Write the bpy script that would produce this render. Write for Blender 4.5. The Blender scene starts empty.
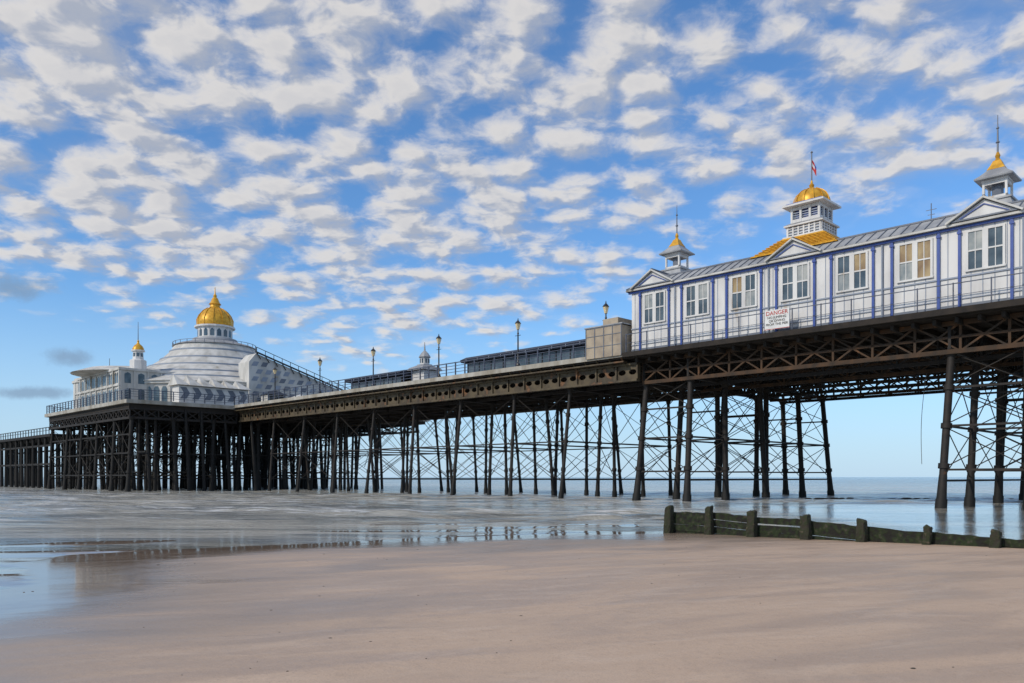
import bpy, bmesh, math, random
import numpy as np
from mathutils import Vector, Matrix
random.seed(4)
S=bpy.context.scene
COL=S.collection
R2=math.sqrt(.5)
A=Vector((-R2,R2,0)); N=Vector((R2,R2,0))
P0=Vector((9.2,57.6,0))
def pier(p): return P0+A*p[0]+N*p[1]+Vector((0,0,p[2]))
def world(p): return Vector(p)
WZ=-1.7

# ---------------------------------------------------------------- materials
def mat(name,c1,c2=None,scale=1.0,rough=.6,metal=0,bump=0,c3=None,stretch=(1,1,1),r0=.35,r1=.65,detail=5,zfade=None,spec=.5):
    m=bpy.data.materials.new(name); m.use_nodes=True
    nt=m.node_tree; b=nt.nodes['Principled BSDF']
    b.inputs['Roughness'].default_value=rough; b.inputs['Metallic'].default_value=metal
    b.inputs['Specular IOR Level'].default_value=spec
    c2=c2 or tuple(x*.7 for x in c1)
    tc=nt.nodes.new('ShaderNodeNewGeometry'); mp=nt.nodes.new('ShaderNodeMapping')
    mp.inputs['Scale'].default_value=stretch
    nt.links.new(tc.outputs['Position'],mp.inputs['Vector'])
    nz=nt.nodes.new('ShaderNodeTexNoise'); nz.inputs['Scale'].default_value=scale; nz.inputs['Detail'].default_value=detail
    nt.links.new(mp.outputs[0],nz.inputs['Vector'])
    r=nt.nodes.new('ShaderNodeValToRGB'); r.color_ramp.elements[0].position=r0; r.color_ramp.elements[1].position=r1
    r.color_ramp.elements[0].color=(*c1,1); r.color_ramp.elements[1].color=(*c2,1)
    if c3:
        e=r.color_ramp.elements.new(min(.98,r1+.08)); e.color=(*c3,1)
    nt.links.new(nz.outputs['Fac'],r.inputs['Fac'])
    out=r.outputs['Color']
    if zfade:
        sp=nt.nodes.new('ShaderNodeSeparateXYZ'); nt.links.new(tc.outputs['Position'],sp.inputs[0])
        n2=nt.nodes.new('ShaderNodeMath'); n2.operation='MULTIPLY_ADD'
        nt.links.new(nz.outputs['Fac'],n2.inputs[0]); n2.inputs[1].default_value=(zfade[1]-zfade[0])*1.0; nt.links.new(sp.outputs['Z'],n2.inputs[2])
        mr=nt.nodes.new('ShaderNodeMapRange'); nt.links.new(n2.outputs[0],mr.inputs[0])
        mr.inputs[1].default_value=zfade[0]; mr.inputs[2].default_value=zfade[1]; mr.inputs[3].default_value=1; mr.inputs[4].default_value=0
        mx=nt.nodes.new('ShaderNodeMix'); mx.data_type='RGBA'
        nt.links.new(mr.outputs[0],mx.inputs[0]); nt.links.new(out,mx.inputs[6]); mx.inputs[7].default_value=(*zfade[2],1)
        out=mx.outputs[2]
    nt.links.new(out,b.inputs['Base Color'])
    if bump:
        bp=nt.nodes.new('ShaderNodeBump'); bp.inputs['Strength'].default_value=bump; bp.inputs['Distance'].default_value=.05
        nt.links.new(nz.outputs['Fac'],bp.inputs['Height']); nt.links.new(bp.outputs[0],b.inputs['Normal'])
    return m
WHITE=mat('white_paint',(.72,.71,.69),(.56,.55,.54),1.2,.6,c3=(.42,.35,.27),stretch=(1,1,.25),r0=.4,r1=.67)
WHITE2=mat('weathered_white',(.64,.63,.60),(.43,.42,.39),.8,.65,stretch=(1,1,.4),c3=(.32,.29,.24))
GROOVE=mat('panel_groove',(.30,.34,.42),(.25,.29,.35),1,.6)
BLUE=mat('blue_paint',(.022,.06,.28),(.035,.085,.33),3,.45)
ROOF=mat('lead_roof',(.38,.39,.40),(.23,.24,.26),.9,.5,stretch=(1,1,.4))
ROOFD=mat('roof_seam',(.12,.14,.18),(.17,.19,.23),.9,.5)
GOLD=mat('gold_leaf',(.78,.43,.04),(.52,.26,.02),2.5,.45,.3)
GOLDT=mat('gold_tiles',(.78,.42,.03),(.50,.26,.02),5,.5,.15,bump=.5)
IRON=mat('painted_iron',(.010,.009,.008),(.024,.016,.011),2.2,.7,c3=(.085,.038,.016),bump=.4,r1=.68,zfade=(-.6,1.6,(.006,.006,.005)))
IRONK=mat('black_iron',(.007,.007,.006),(.014,.011,.009),2.2,.75)
IRONR=mat('rusty_iron',(.032,.021,.013),(.085,.043,.019),1.6,.8,c3=(.16,.07,.028),bump=.3)
GIRD=mat('weathered_girder',(.105,.078,.041),(.048,.034,.019),1.1,.65,c3=(.17,.08,.032),bump=.3,r0=.4,r1=.6)
DARK=mat('dark_timber',(.015,.012,.010),(.03,.022,.016),2,.85)
FASC=mat('pale_fascia',(.46,.44,.39),(.26,.23,.18),1.0,.65,stretch=(1,1,.3))
RAILM=mat('railing_paint',(.08,.10,.15),(.05,.06,.09),3,.5)
GLASSB=mat('window_glass',(.035,.06,.085),(.11,.15,.18),.9,.12)
CURT=mat('drawn_blind',(.40,.30,.15),(.20,.12,.055),1.5,.45,stretch=(1,1,.6))
CURTW=mat('pale_blind',(.40,.41,.39),(.16,.2,.22),1.2,.35)
BEIGE=mat('beige_panel',(.42,.35,.26),(.27,.22,.17),1.1,.7)
NAVY=mat('navy_roof',(.012,.018,.035),(.025,.033,.055),1.5,.5)
RED=mat('red_paint',(.5,.02,.02),(.45,.03,.02),3,.5)
BLACK=mat('black_paint',(.012,.013,.016),(.025,.025,.03),3,.45)
LAMPG=mat('lamp_glass',(.75,.62,.38),(.65,.52,.30),3,.2)
SIGNW=mat('sign_white',(.75,.75,.73),(.65,.65,.63),3,.4)
WOODG=mat('groyne_timber',(.011,.010,.007),(.018,.030,.007),7,.9,c3=(.05,.042,.03),bump=1.0,r0=.42,r1=.60)
POSTG=mat('groyne_post',(.034,.028,.019),(.022,.030,.009),8,.9,c3=(.08,.06,.04),bump=1.0,r0=.4,r1=.58,zfade=(-1.8,-.95,(.012,.017,.006)))
WEED=mat('seaweed',(.03,.025,.015),(.05,.04,.03),9,.6)
ROPE=mat('rope_fibre',(.25,.24,.2),(.2,.18,.15),9,.8)

class MB:
    def __init__(s,org=(0,0,0),mp=pier):
        s.o=Vector(org); s.mp=mp; s.v=[]; s.f=[]; s.m=[]
    def P(s,p): return s.mp(p)-s.o
    def hexa(s,pts,mi=0):
        b=len(s.v); s.v+=pts
        for f in((0,1,2,3),(7,6,5,4),(0,4,5,1),(1,5,6,2),(2,6,7,3),(3,7,4,0)):
            s.f.append(tuple(b+i for i in f)); s.m.append(mi)
    def box(s,a0,a1,b0,b1,c0,c1,mi=0):
        s.hexa([s.P(p) for p in((a0,b0,c0),(a1,b0,c0),(a1,b1,c0),(a0,b1,c0),(a0,b0,c1),(a1,b0,c1),(a1,b1,c1),(a0,b1,c1))],mi)
    def beam(s,p,q,w,h,mi=0):
        p=s.P(p);q=s.P(q); d=(q-p).normalized()
        up=Vector((0,0,1)) if abs(d.z)<.98 else Vector((R2,R2,0))
        x=d.cross(up).normalized(); y=x.cross(d).normalized()
        x*=w/2; y*=h/2
        s.hexa([p-x-y,p+x-y,p+x+y,p-x+y,q-x-y,q+x-y,q+x+y,q-x+y],mi)
    def tube(s,p,q,r0,r1=None,n=8,mi=0):
        r1=r0 if r1 is None else r1
        p=s.P(p);q=s.P(q); d=(q-p).normalized()
        up=Vector((0,0,1)) if abs(d.z)<.98 else Vector((1,0,0))
        x=d.cross(up).normalized(); y=x.cross(d)
        b=len(s.v)
        for c,r in((p,r0),(q,r1)):
            for i in range(n):
                a=2*math.pi*i/n; s.v.append(c+(x*math.cos(a)+y*math.sin(a))*r)
        for i in range(n):
            j=(i+1)%n; s.f.append((b+i,b+j,b+n+j,b+n+i)); s.m.append(mi)
        s.f.append(tuple(b+i for i in range(n))); s.m.append(mi)
        s.f.append(tuple(b+n+i for i in range(n))); s.m.append(mi)
    def lathe(s,c,prof,n=16,rot=0,mi=0,sq=False):
        b=len(s.v); k=math.sqrt(2) if sq else 1
        if sq: n=4; rot=math.pi/4
        for r,z in prof:
            for i in range(n):
                a=rot+2*math.pi*i/n
                s.v.append(s.P((c[0]+r*k*math.cos(a),c[1]+r*k*math.sin(a),z)))
        for j in range(len(prof)-1):
            for i in range(n):
                i2=(i+1)%n
                s.f.append((b+j*n+i,b+j*n+i2,b+(j+1)*n+i2,b+(j+1)*n+i)); s.m.append(mi)
        s.f.append(tuple(b+i for i in range(n))); s.m.append(mi)
        e=b+(len(prof)-1)*n
        s.f.append(tuple(e+i for i in range(n))); s.m.append(mi)
    def poly(s,pts,mi=0):
        b=len(s.v); s.v+=[s.P(p) for p in pts]; s.f.append(tuple(range(b,b+len(pts)))); s.m.append(mi)
    def obj(s,name,mats,parent=None,loc=None,smooth=False,recalc=True):
        me=bpy.data.meshes.new(name); me.from_pydata([tuple(v) for v in s.v],[],s.f)
        for m in mats: me.materials.append(m)
        me.polygons.foreach_set('material_index',s.m)
        if recalc:
            bm=bmesh.new(); bm.from_mesh(me); bmesh.ops.recalc_face_normals(bm,faces=bm.faces); bm.to_mesh(me); bm.free()
        if smooth:
            me.polygons.foreach_set('use_smooth',[True]*len(me.polygons))
            try: me.set_sharp_from_angle(angle=math.radians(40))
            except Exception: pass
        o=bpy.data.objects.new(name,me); COL.objects.link(o)
        if parent: o.parent=parent; o.location=loc or (0,0,0)
        else: o.location=s.o if loc is None else loc
        return o
def thing(name,org,label,cat,group=None):
    e=bpy.data.objects.new(name,None); e.empty_display_size=.5; e.location=org; COL.objects.link(e)
    e['label']=label; e['category']=cat
    if group: e['group']=group
    return e
def tag(o,label,cat,group=None):
    o['label']=label; o['category']=cat
    if group: o['group']=group
    return o
def copytree(o,parent,shift):
    c=o.copy(); COL.objects.link(c); c.parent=parent; c.location=Vector(o.location)+Vector(shift)
    for ch in list(o.children):
        cc=ch.copy(); COL.objects.link(cc); cc.parent=c
        for g in list(ch.children):
            gg=g.copy(); COL.objects.link(gg); gg.parent=cc
    return c

# ================================================================ PIER STRUCTURE
org=pier((0,0,WZ)); PIER=thing('pier',org,'long iron seaside pier on tall braced columns in shallow water','pier')
d=MB(org)
d.box(-45,62,-.55,15.2,8.55,8.8)
d.obj('deck',[DARK],PIER)
d=MB(org); d.box(-45,.9,-.9,23.5,8.62,8.95); d.obj('building_deck',[DARK],PIER)
d=MB(org)
b=[(62,-13.6),(94,-13.6),(97,-9),(97,26),(93,31),(62,31)]
for z0,z1,ins,mi in((8.55,8.98,0,1),(8.1,8.55,.45,0)):
    q=[(s_ + (ins if s_<70 else -ins), t_ +(ins if t_<0 else -ins)) for s_,t_ in b]
    d.poly([(x,y,z0) for x,y in q],mi); d.poly([(x,y,z1) for x,y in q],mi)
    for i in range(len(q)):
        a_,c_=q[i],q[(i+1)%len(q)]
        d.poly([(*a_,z0),(*c_,z0),(*c_,z1),(*a_,z1)],mi)
d.obj('head_deck',[DARK,FASC],PIER)
d=MB(org); d.box(.95,61.9,-.75,-.56,8.68,9.04); d.box(.95,61.9,-.7,-.2,8.3,8.4,1)
x=1.2
while x<61.8:
    d.beam((x,-.62,8.68),(x,.1,8.05),.09,.12,1); x+=1.15
d.obj('fascia',[FASC,GIRD],PIER)
d=MB(org)
x=-44
while x<62:
    w=14.8 if x>1 else 23
    d.box(x,x+.18,-.3,w,8.25,8.54); x+=1.1
d.obj('joists',[DARK],PIER)
def pierced(d,s0,s1,t,z0,z1,pitch,mi=0):
    d.box(s0,s1,t-.22,t+.22,z0,z0+.16,mi); d.box(s0,s1,t-.22,t+.22,z1-.16,z1,mi)
    d.box(s0,s1,t+.06,t+.12,z0+.1,z0+(z1-z0)*.32,mi)
    n=max(1,round((s1-s0)/pitch)); pp=(s1-s0)/n; zc=(z0+z1)/2; hh=(z1-z0)/2-.16; K=12
    for i in range(n):
        a=s0+i*pp; b_=a+pp; c=(a+b_)/2
        if i%2==0: d.box(a-.06,a+.06,t-.18,t+.18,z0+.16,z1-.16,mi)
        ring=[];sqr=[]
        for k in range(K):
            an=2*math.pi*(k+.5)/K; cx,cz=math.cos(an),math.sin(an)
            ring.append((c+cx*pp*.36,zc+.02+cz*hh*.40))
            m_=max(abs(cx),abs(cz)); sqr.append((c+cx/m_*pp*.5,zc+cz/m_*hh))
        for k in range(K):
            l=(k+1)%K
            d.poly([(ring[k][0],t-.05,ring[k][1]),(ring[l][0],t-.05,ring[l][1]),(sqr[l][0],t-.05,sqr[l][1]),(sqr[k][0],t-.05,sqr[k][1])],mi)
            d.poly([(ring[k][0],t-.05,ring[k][1]),(ring[l][0],t-.05,ring[l][1]),(ring[l][0],t+.05,ring[l][1]),(ring[k][0],t+.05,ring[k][1])],mi)
d=MB(org); pierced(d,.2,61.8,.1,6.95,8.28,.95); d.obj('side_girder',[GIRD],PIER)
d=MB(org); pierced(d,.2,61.8,14.6,6.95,8.28,.95); d.obj('side_girder',[GIRD],PIER)
def lattice(d,p,q,z0,z1,pitch,w=.12,mi=0,mid=False):
    L=math.hypot(q[0]-p[0],q[1]-p[1]); n=max(1,round(L/pitch))
    f=lambda k:(p[0]+(q[0]-p[0])*k/n,p[1]+(q[1]-p[1])*k/n)
    for z in (z0,z1): d.beam((*p,z),(*q,z),w*1.6,w*1.9,mi)
    if mid: d.beam((*p,(z0+z1)/2),(*q,(z0+z1)/2),w,w,mi)
    for k in range(n):
        a=f(k);b_=f(k+1)
        d.beam((*a,z0),(*a,z1),w,w,mi)
        d.beam((*a,z0),(*b_,z1),w*.8,w*.8,mi); d.beam((*a,z1),(*b_,z0),w*.7,w*.7,mi)
for t in (2.5,5,7.5,10,12.5):
    d=MB(org); lattice(d,(.5,t),(61.5,t),7.0,8.2,1.6,.13); d.obj('inner_girder',[DARK],PIER)
for i,t in enumerate((.7,4.6,8.5,12.3,16.2,20,22.6)):
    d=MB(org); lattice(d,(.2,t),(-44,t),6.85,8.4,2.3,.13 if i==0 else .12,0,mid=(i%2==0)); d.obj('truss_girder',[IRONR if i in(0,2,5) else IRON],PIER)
hq=[(62.6,0),(62.6,-13),(93.6,-13),(96.2,-9)]
for i in range(3):
    d=MB(org); lattice(d,hq[i],hq[i+1],6.9,8.0,1.7,.14); d.obj('head_girder',[IRON],PIER)
for s_ in (68,74,80,86,92):
    d=MB(org); lattice(d,(s_,-12.8),(s_,29),6.9,8.0,3,.16); d.obj('head_girder',[IRONK],PIER)
for t_ in (-7,0,8,15,22,29):
    d=MB(org); lattice(d,(62.8,t_),(95,t_),6.9,8.0,3,.16); d.obj('head_girder',[IRONK],PIER)

ZT=6.95; ZB=-2.6
def colmesh(dt,ds,r=.2,m=None):
    d=MB(pier((0,0,0)))
    def at(z):
        k=(ZT-z)/(ZT-ZB); return (ds*k,dt*k,z)
    d.tube(at(ZT),at(-.4),r,r,10)
    d.tube(at(ZT),at(ZT-.35),r*1.8,r*1.1,10)
    for z in (4.9,2.8,.6): d.tube(at(z+.14),at(z-.14),r*1.42,r*1.42,10)
    d.tube(at(.1),at(-1.2),r*1.05,r*1.3,10); d.tube(at(-1.2),at(ZB),r*1.5,r*1.65,10)
    o=d.obj('column',[m or IRON],PIER,smooth=True); me=o.data; bpy.data.objects.remove(o); return me
CM={}
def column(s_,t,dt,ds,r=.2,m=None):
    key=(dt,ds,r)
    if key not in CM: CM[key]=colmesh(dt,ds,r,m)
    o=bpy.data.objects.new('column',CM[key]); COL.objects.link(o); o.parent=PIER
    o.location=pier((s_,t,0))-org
def cpos(c,z):
    k=(ZT-z)/(ZT-ZB); return (c[0]+c[3]*k,c[1]+c[2]*k,z)
BENTS=[]
def bent(s_,cols,r=.2,ds=0,cap=True,m=None):
    cs=[]
    d=MB(org)
    for t,dt in cols:
        c=(s_,t,dt,ds,r); cs.append(c); column(*c,m=m)
    for i in range(len(cs)-1):
        a,b_=cs[i],cs[i+1]
        for z in (2.8,-.2): d.beam(cpos(a,z),cpos(b_,z),.09,.12)
        for z0,z1 in((6.7,2.9),(2.7,-.1)):
            if random.random()<.93: d.tube(cpos(a,z0),cpos(b_,z1),.030,n=5)
            if random.random()<.93: d.tube(cpos(a,z1),cpos(b_,z0),.030,n=5)
    if cap: lattice(d,(s_,cols[0][0]-.3),(s_,cols[-1][0]+.3),7.0,8.2,1.5,.15)
    d.obj('cross_bracing',[m or IRON],PIER); BENTS.append(cs)
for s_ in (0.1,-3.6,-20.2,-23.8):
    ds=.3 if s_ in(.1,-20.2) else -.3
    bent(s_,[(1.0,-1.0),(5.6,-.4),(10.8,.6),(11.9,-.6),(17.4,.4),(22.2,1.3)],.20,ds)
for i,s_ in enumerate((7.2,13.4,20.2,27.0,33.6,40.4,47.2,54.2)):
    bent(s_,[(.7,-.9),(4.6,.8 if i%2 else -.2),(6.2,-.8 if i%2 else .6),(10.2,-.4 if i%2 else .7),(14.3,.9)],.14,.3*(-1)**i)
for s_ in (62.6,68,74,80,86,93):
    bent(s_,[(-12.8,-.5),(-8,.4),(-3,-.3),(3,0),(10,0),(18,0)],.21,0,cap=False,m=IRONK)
d=MB(org)
for s_ in np.arange(60,95,2.9):
    for t in (-11.2,-10,-6.5,-5,-1.2,1,5.2,7.4,12.5,15,21):
        if s_<62 and t<0: continue
        a=(s_+random.uniform(-.6,.6),t+random.uniform(-.5,.5)); e_=random.uniform(-.9,.9)
        d.tube((*a,8.2),(a[0]+e_,a[1]-e_*.5,-2.6),.16,.21,n=7)
        if random.random()<.8:
            z=random.choice((.6,3,5)); d.beam((*a,z),(a[0]+2.7,a[1],z),.13,.17)
        if random.random()<.7: d.tube((*a,6.5),(a[0]+2.7,a[1],1.5),.05,n=5)
o=d.obj('pile_cluster',[IRONK],PIER); o['kind']='stuff'
def tie(A_,B_,z0s,zx,r,w,only=None,m=None):
    for i,(a,b_) in enumerate(zip(A_,B_)):
        if only and i not in only: continue
        d=MB(org)
        for z in z0s: d.beam(cpos(a,z),cpos(b_,z),w,w*1.25)
        for z0,z1 in zx:
            d.tube(cpos(a,z0),cpos(b_,z1),r,n=5); d.tube(cpos(b_,z0),cpos(a,z1),r,n=5)
        d.obj('tie_rods',[m or IRON],PIER)
for A_,B_ in zip(BENTS[4:11],BENTS[5:12]): tie(A_,B_,(2.8,),((6.8,2.9),(2.7,-.4)),.026,.08,(0,4))
for A_,B_ in ((BENTS[0],BENTS[1]),(BENTS[2],BENTS[3])): tie(A_,B_,(4.9,2.8,.4),((6.8,5),(4.8,2.9),(2.7,.5)),.032,.09)
for A_,B_ in zip(BENTS[12:17],BENTS[13:18]): tie(A_,B_,(5,2.8,.2),((6.8,2.9),(2.7,-.4)),.045,.13,(0,1,2,4),m=IRONK)

# ================================================================ RAILINGS
def railing(name,pts,z,h,pitch,label,r=.03,bars=3,m=RAILM):
    o_=pier((*pts[0],z)); d=MB(o_)
    for p,q in zip(pts[:-1],pts[1:]):
        L=math.hypot(q[0]-p[0],q[1]-p[1]); n=max(1,round(L/pitch))
        for k in range(n+1):
            a=(p[0]+(q[0]-p[0])*k/n,p[1]+(q[1]-p[1])*k/n)
            d.box(a[0]-r*1.3,a[0]+r*1.3,a[1]-r*1.3,a[1]+r*1.3,z,z+h+.05)
        for j in range(bars):
            zz=z+h*(j+1)/bars
            d.beam((*p,zz),(*q,zz),r*(2.2 if j==bars-1 else 1.2),r*(2.2 if j==bars-1 else 1.2))
    return tag(d.obj(name,[m]),label,'railing')
railing('railing',[(4.5,-.6),(62,-.6),(62,-13.3),(94,-13.3),(96.8,-9),(96.8,20)],9.05,1.1,1.25,'dark metal railing along the edge of the pier deck',r=.035,bars=4)
railing('railing',[(4.5,14.8),(62,14.8)],9.05,1.1,1.6,'dark metal railing along the far edge of the pier deck',r=.035)
railing('railing',[(.6,-.82),(-44,-.82)],8.97,1.25,1.75,'thin metal railing in front of the white pier building',r=.022,bars=2)

# ================================================================ LONG WHITE BUILDING
bo=pier((-20,0,8.97)); B=thing('pier_building',bo,'long white weatherboarded pier building with blue pilasters and turrets','building')
S0,S1=.7,-44.0
ZW0,ZW1=8.96,13.4
d=MB(bo); d.box(S0,S1,0,22.4,ZW0,ZW1,0)
x=S0-.29
while x>S1:
    d.box(x-.02,x+.02,-.02,-.001,ZW0+.3,ZW1-.1,1); x-=.56
d.box(S0+.02,S1,-.05,-.001,ZW0,ZW0+.28,2)
d.box(S0+.02,S1,-.07,-.021,10.66,10.74,1)
d.box(S0+.02,S1,-.06,-.021,9.5,9.55,1)
d.obj('wall',[WHITE,GROOVE,ROOFD],B)
d=MB(bo); d.box(S0+.3,S1,-.34,-.002,ZW1+.0,ZW1+.12,0); d.box(S0+.2,S1,-.16,-.003,ZW1-.14,ZW1-.03,1); d.box(S0+.03,S0+.3,-.34,22.7,ZW1,ZW1+.12,0)
d.obj('cornice',[WHITE2,BLUE],B)
d=MB(bo)
e=13.53; rz=14.4
def loop(ds,dt,z): return [(S0-ds,-.34+dt,z),(S1,-.34+dt,z),(S1,22.7-dt,z),(S0-ds,22.7-dt,z)]
Ls=[loop(-.25,0,e),loop(1.15,1.5,rz),loop(4.0,5.0,15.1)]
for O,I in zip(Ls[:-1],Ls[1:]):
    for i in range(4): d.poly([O[i],O[(i+1)%4],I[(i+1)%4],I[i]])
d.poly(Ls[2]); d.poly(Ls[0])
x=S0-.1
while x>S1:
    k=min(1,(S0+.25-x)/1.4)
    d.beam((x,-.34,e+.02),(x,-.34+1.5*k,e+(rz-e)*k+.02),.05,.07,1); x-=.62
d.beam((S0-1.15,1.16,rz+.03),(S1,1.16,rz+.03),.16,.09,1)
d.beam((S0+.25,-.34,e+.03),(S0-1.15,1.16,rz+.03),.12,.09,1)
d.obj('roof',[ROOF,ROOFD],B)
WS=[-1.3-3.47*k for k in range(13)]
def window(s_,pm,pm2):
    w=MB(bo)
    z0,z1=11.0,12.98
    w.box(s_-.95,s_+.95,-.12,-.022,z0-.1,z0-.002)
    w.box(s_-.92,s_+.92,-.09,-.022,z1+.002,z1+.1)
    for a,b_ in((-.92,-.80),(-.14,.14),(.80,.92)): w.box(s_+a,s_+b_,-.09,-.022,z0,z1)
    for a in(-.80,.14):
        w.box(s_+a+.002,s_+a+.658,-.075,-.03,11.95,12.03)
        w.box(s_+a+.31,s_+a+.35,-.07,-.03,12.032,z1-.001); w.box(s_+a+.31,s_+a+.35,-.07,-.03,z0+.001,11.948)
    fo=w.obj('window',[WHITE],B)
    for i,a in enumerate((-.80,.14)):
        g=MB(bo); g.box(s_+a,s_+a+.66,-.035,-.023,z0,12.0,0); g.box(s_+a,s_+a+.66,-.036,-.023,12.0,z1,1)
        g.obj('pane',[pm[i],pm2[i]],fo)
    return fo
G_,W_,C_=GLASSB,CURTW,CURT
wa=window(WS[0],(G_,G_),(G_,W_)); wb=window(WS[1],(G_,G_),(W_,G_)); wc=window(WS[4],(G_,W_),(C_,G_)); wd=window(WS[5],(C_,W_),(C_,C_)); we=window(WS[2],(W_,G_),(G_,C_))
for k in (3,8,10): copytree(wb,B,A*(WS[k]-WS[1]))
for k in (6,7,9,11,12): copytree(wa,B,A*(WS[k]-WS[0]))
pl=MB(bo); s_=WS[0]; pl.box(s_+1.15,s_+1.29,-.12,-.071,ZW0+.02,ZW1-.17); pl.box(s_+1.11,s_+1.33,-.16,-.072,ZW1-.42,ZW1-.30)
po=pl.obj('pilaster',[BLUE],B)
for k,w_ in enumerate(WS):
    for off in (0,-2.44):
        if k==0 and off==0: continue
        c=po.copy(); COL.objects.link(c); c.parent=B; c.location=A*(w_-WS[0]+off)
dp=MB(bo); s_=WS[0]-1.73; dp.tube((s_,-.12,ZW0),(s_,-.12,ZW1-.2),.045,n=6)
po=dp.obj('downpipe',[GROOVE],B)
for k in (2,4,6,8):
    c=po.copy(); COL.objects.link(c); c.parent=B; c.location=A*(WS[k]-WS[0])
def gable(s_):
    g=MB(bo); hw=1.6; zt=14.5; zb=13.56
    tri=[(s_-hw,zb),(s_+hw,zb),(s_,zt)]
    for t in(-.30,-.22): g.poly([(a,t,z) for a,z in tri],0)
    g.beam((s_-hw-.2,-.42,zb-.03),(s_,-.42,zt+.1),.20,.10,2); g.beam((s_+hw+.2,-.42,zb-.03),(s_,-.42,zt+.1),.20,.10,2)
    g.beam((s_-hw*.72,-.34,zb+.12),(s_,-.34,zt-.24),.05,.05,1); g.beam((s_+hw*.72,-.34,zb+.12),(s_,-.34,zt-.24),.05,.05,1)
    g.beam((s_-hw,-.36,zb+.05),(s_+hw,-.36,zb+.05),.1,.08,4)
    g.poly([(s_-hw-.2,-.4,zb-.02),(s_,-.4,zt+.12),(s_,3.1,zt+.12),(s_-hw-.2,.3,zb-.02)],3)
    g.poly([(s_+hw+.2,-.4,zb-.02),(s_,-.4,zt+.12),(s_,3.1,zt+.12),(s_+hw+.2,.3,zb-.02)],3)
    g.beam((s_,-.45,zt+.17),(s_,3.1,zt+.17),.1,.08,4)
    return g.obj('gable',[WHITE,BLUE,WHITE2,ROOF,ROOFD],B,recalc=False)
gb=gable(WS[0])
for k in (3,6,9):
    c=gb.copy(); COL.objects.link(c); c.parent=B; c.location=A*(WS[k]-WS[0])
def turret(s_,t):
    c=(s_,t)
    g=MB(bo); g.lathe(c,[(1.3,14.2),(1.0,14.9),(.8,15.4),(.88,15.42),(.88,15.52)],sq=True,mi=0)
    T=g.obj('turret',[ROOF],B)
    g=MB(bo)
    for a in(-.62,.5):
        for b_ in(-.62,.5): g.box(s_+a,s_+a+.12,t+b_,t+b_+.12,15.52,16.55)
    g.box(s_-.62,s_+.62,t-.62,t+.62,15.53,15.72)
    for sg in(-1,1):
        g.box(s_-.5,s_+.5,t+sg*.56-.04,t+sg*.56+.04,16.38,16.55); g.box(s_+sg*.56-.04,s_+sg*.56+.04,t-.5,t+.5,16.38,16.55)
    g.box(s_-.66,s_+.66,t-.66,t+.66,16.555,16.66)
    g.lathe(c,[(.3,15.73),(.3,16.54)],8,mi=1)
    g.obj('lantern',[WHITE,ROOFD],T)
    g=MB(bo); g.lathe(c,[(.95,16.665),(.97,16.74),(.72,16.95),(.48,17.2),(.3,17.5),(.18,17.75)],sq=True)
    g.obj('cap',[ROOF],T)
    g=MB(bo); g.lathe(c,[(.17,17.66),(.2,17.8),(.1,17.95),(.14,18.1),(.06,18.3)],8,mi=1); g.lathe(c,[(.05,18.3),(.05,18.8),(.12,18.85),(.05,18.95),(.04,19.6),(.09,19.65),(.03,19.75),(.02,20.4)],6,mi=0)
    g.lathe(c,[(.45,17.27),(.30,17.54),(.19,17.8)],sq=True,mi=1)
    g.obj('finial',[ROOFD,GOLD],T)
    return T
t1=turret(-.5,4.0); copytree(t1,B,A*(-21.2)); copytree(t1,B,A*(-42.0))
cs_,ct=-11.5,3.7; c=(cs_,ct)
g=MB(bo); g.lathe(c,[(2.9,14.7),(2.45,15.0),(2.05,15.3),(1.68,15.62),(1.4,15.95)],sq=True)
for i in range(0,8):
    z=14.75+i*.145; rr=2.85-(z-14.72)*1.17
    g.lathe(c,[(rr+.0,z),(rr+.01,z+.05),(rr-.13,z+.06)],sq=True)
T=g.obj('central_turret',[GOLDT],B); T['label']='square turret with golden tiled skirt, louvred lantern and gold dome'
g=MB(bo); g.box(cs_-1.35,cs_+1.35,ct-1.35,ct+1.35,15.95,16.05)
g.box(cs_-1.1,cs_+1.1,ct-1.1,ct+1.1,16.06,16.7,1)
for sg in(-1,1):
    for k in range(7):
        u=-1.08+k*.36
        g.box(cs_+u-.05,cs_+u+.05,ct+sg*1.15-.04,ct+sg*1.15+.04,16.06,16.68)
        g.box(cs_+sg*1.15-.04,cs_+sg*1.15+.04,ct+u-.05,ct+u+.05,16.06,16.68)
    for z in(16.2,16.38,16.56):
        g.box(cs_-1.15,cs_+1.15,ct+sg*1.14-.03,ct+sg*1.14+.03,z,z+.05); g.box(cs_+sg*1.14-.03,cs_+sg*1.14+.03,ct-1.1,ct+1.1,z,z+.05)
g.box(cs_-1.3,cs_+1.3,ct-1.3,ct+1.3,16.71,16.8)
g.obj('louvre_box',[WHITE,GROOVE],T)
g=MB(bo); g.lathe(c,[(1.3,16.81),(1.0,16.98)],sq=True,mi=2)
g.box(cs_-.72,cs_+.72,ct-.72,ct+.72,16.98,18.0,1)
for a in(-.98,-.38,.24,.84):
    for sg in(-1,1):
        g.box(cs_+a,cs_+a+.14,ct+sg*.91-.07,ct+sg*.91+.07,16.98,18.0)
        if -.9<a<.8: g.box(cs_+sg*.91-.07,cs_+sg*.91+.07,ct+a,ct+a+.14,16.98,18.0)
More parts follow.
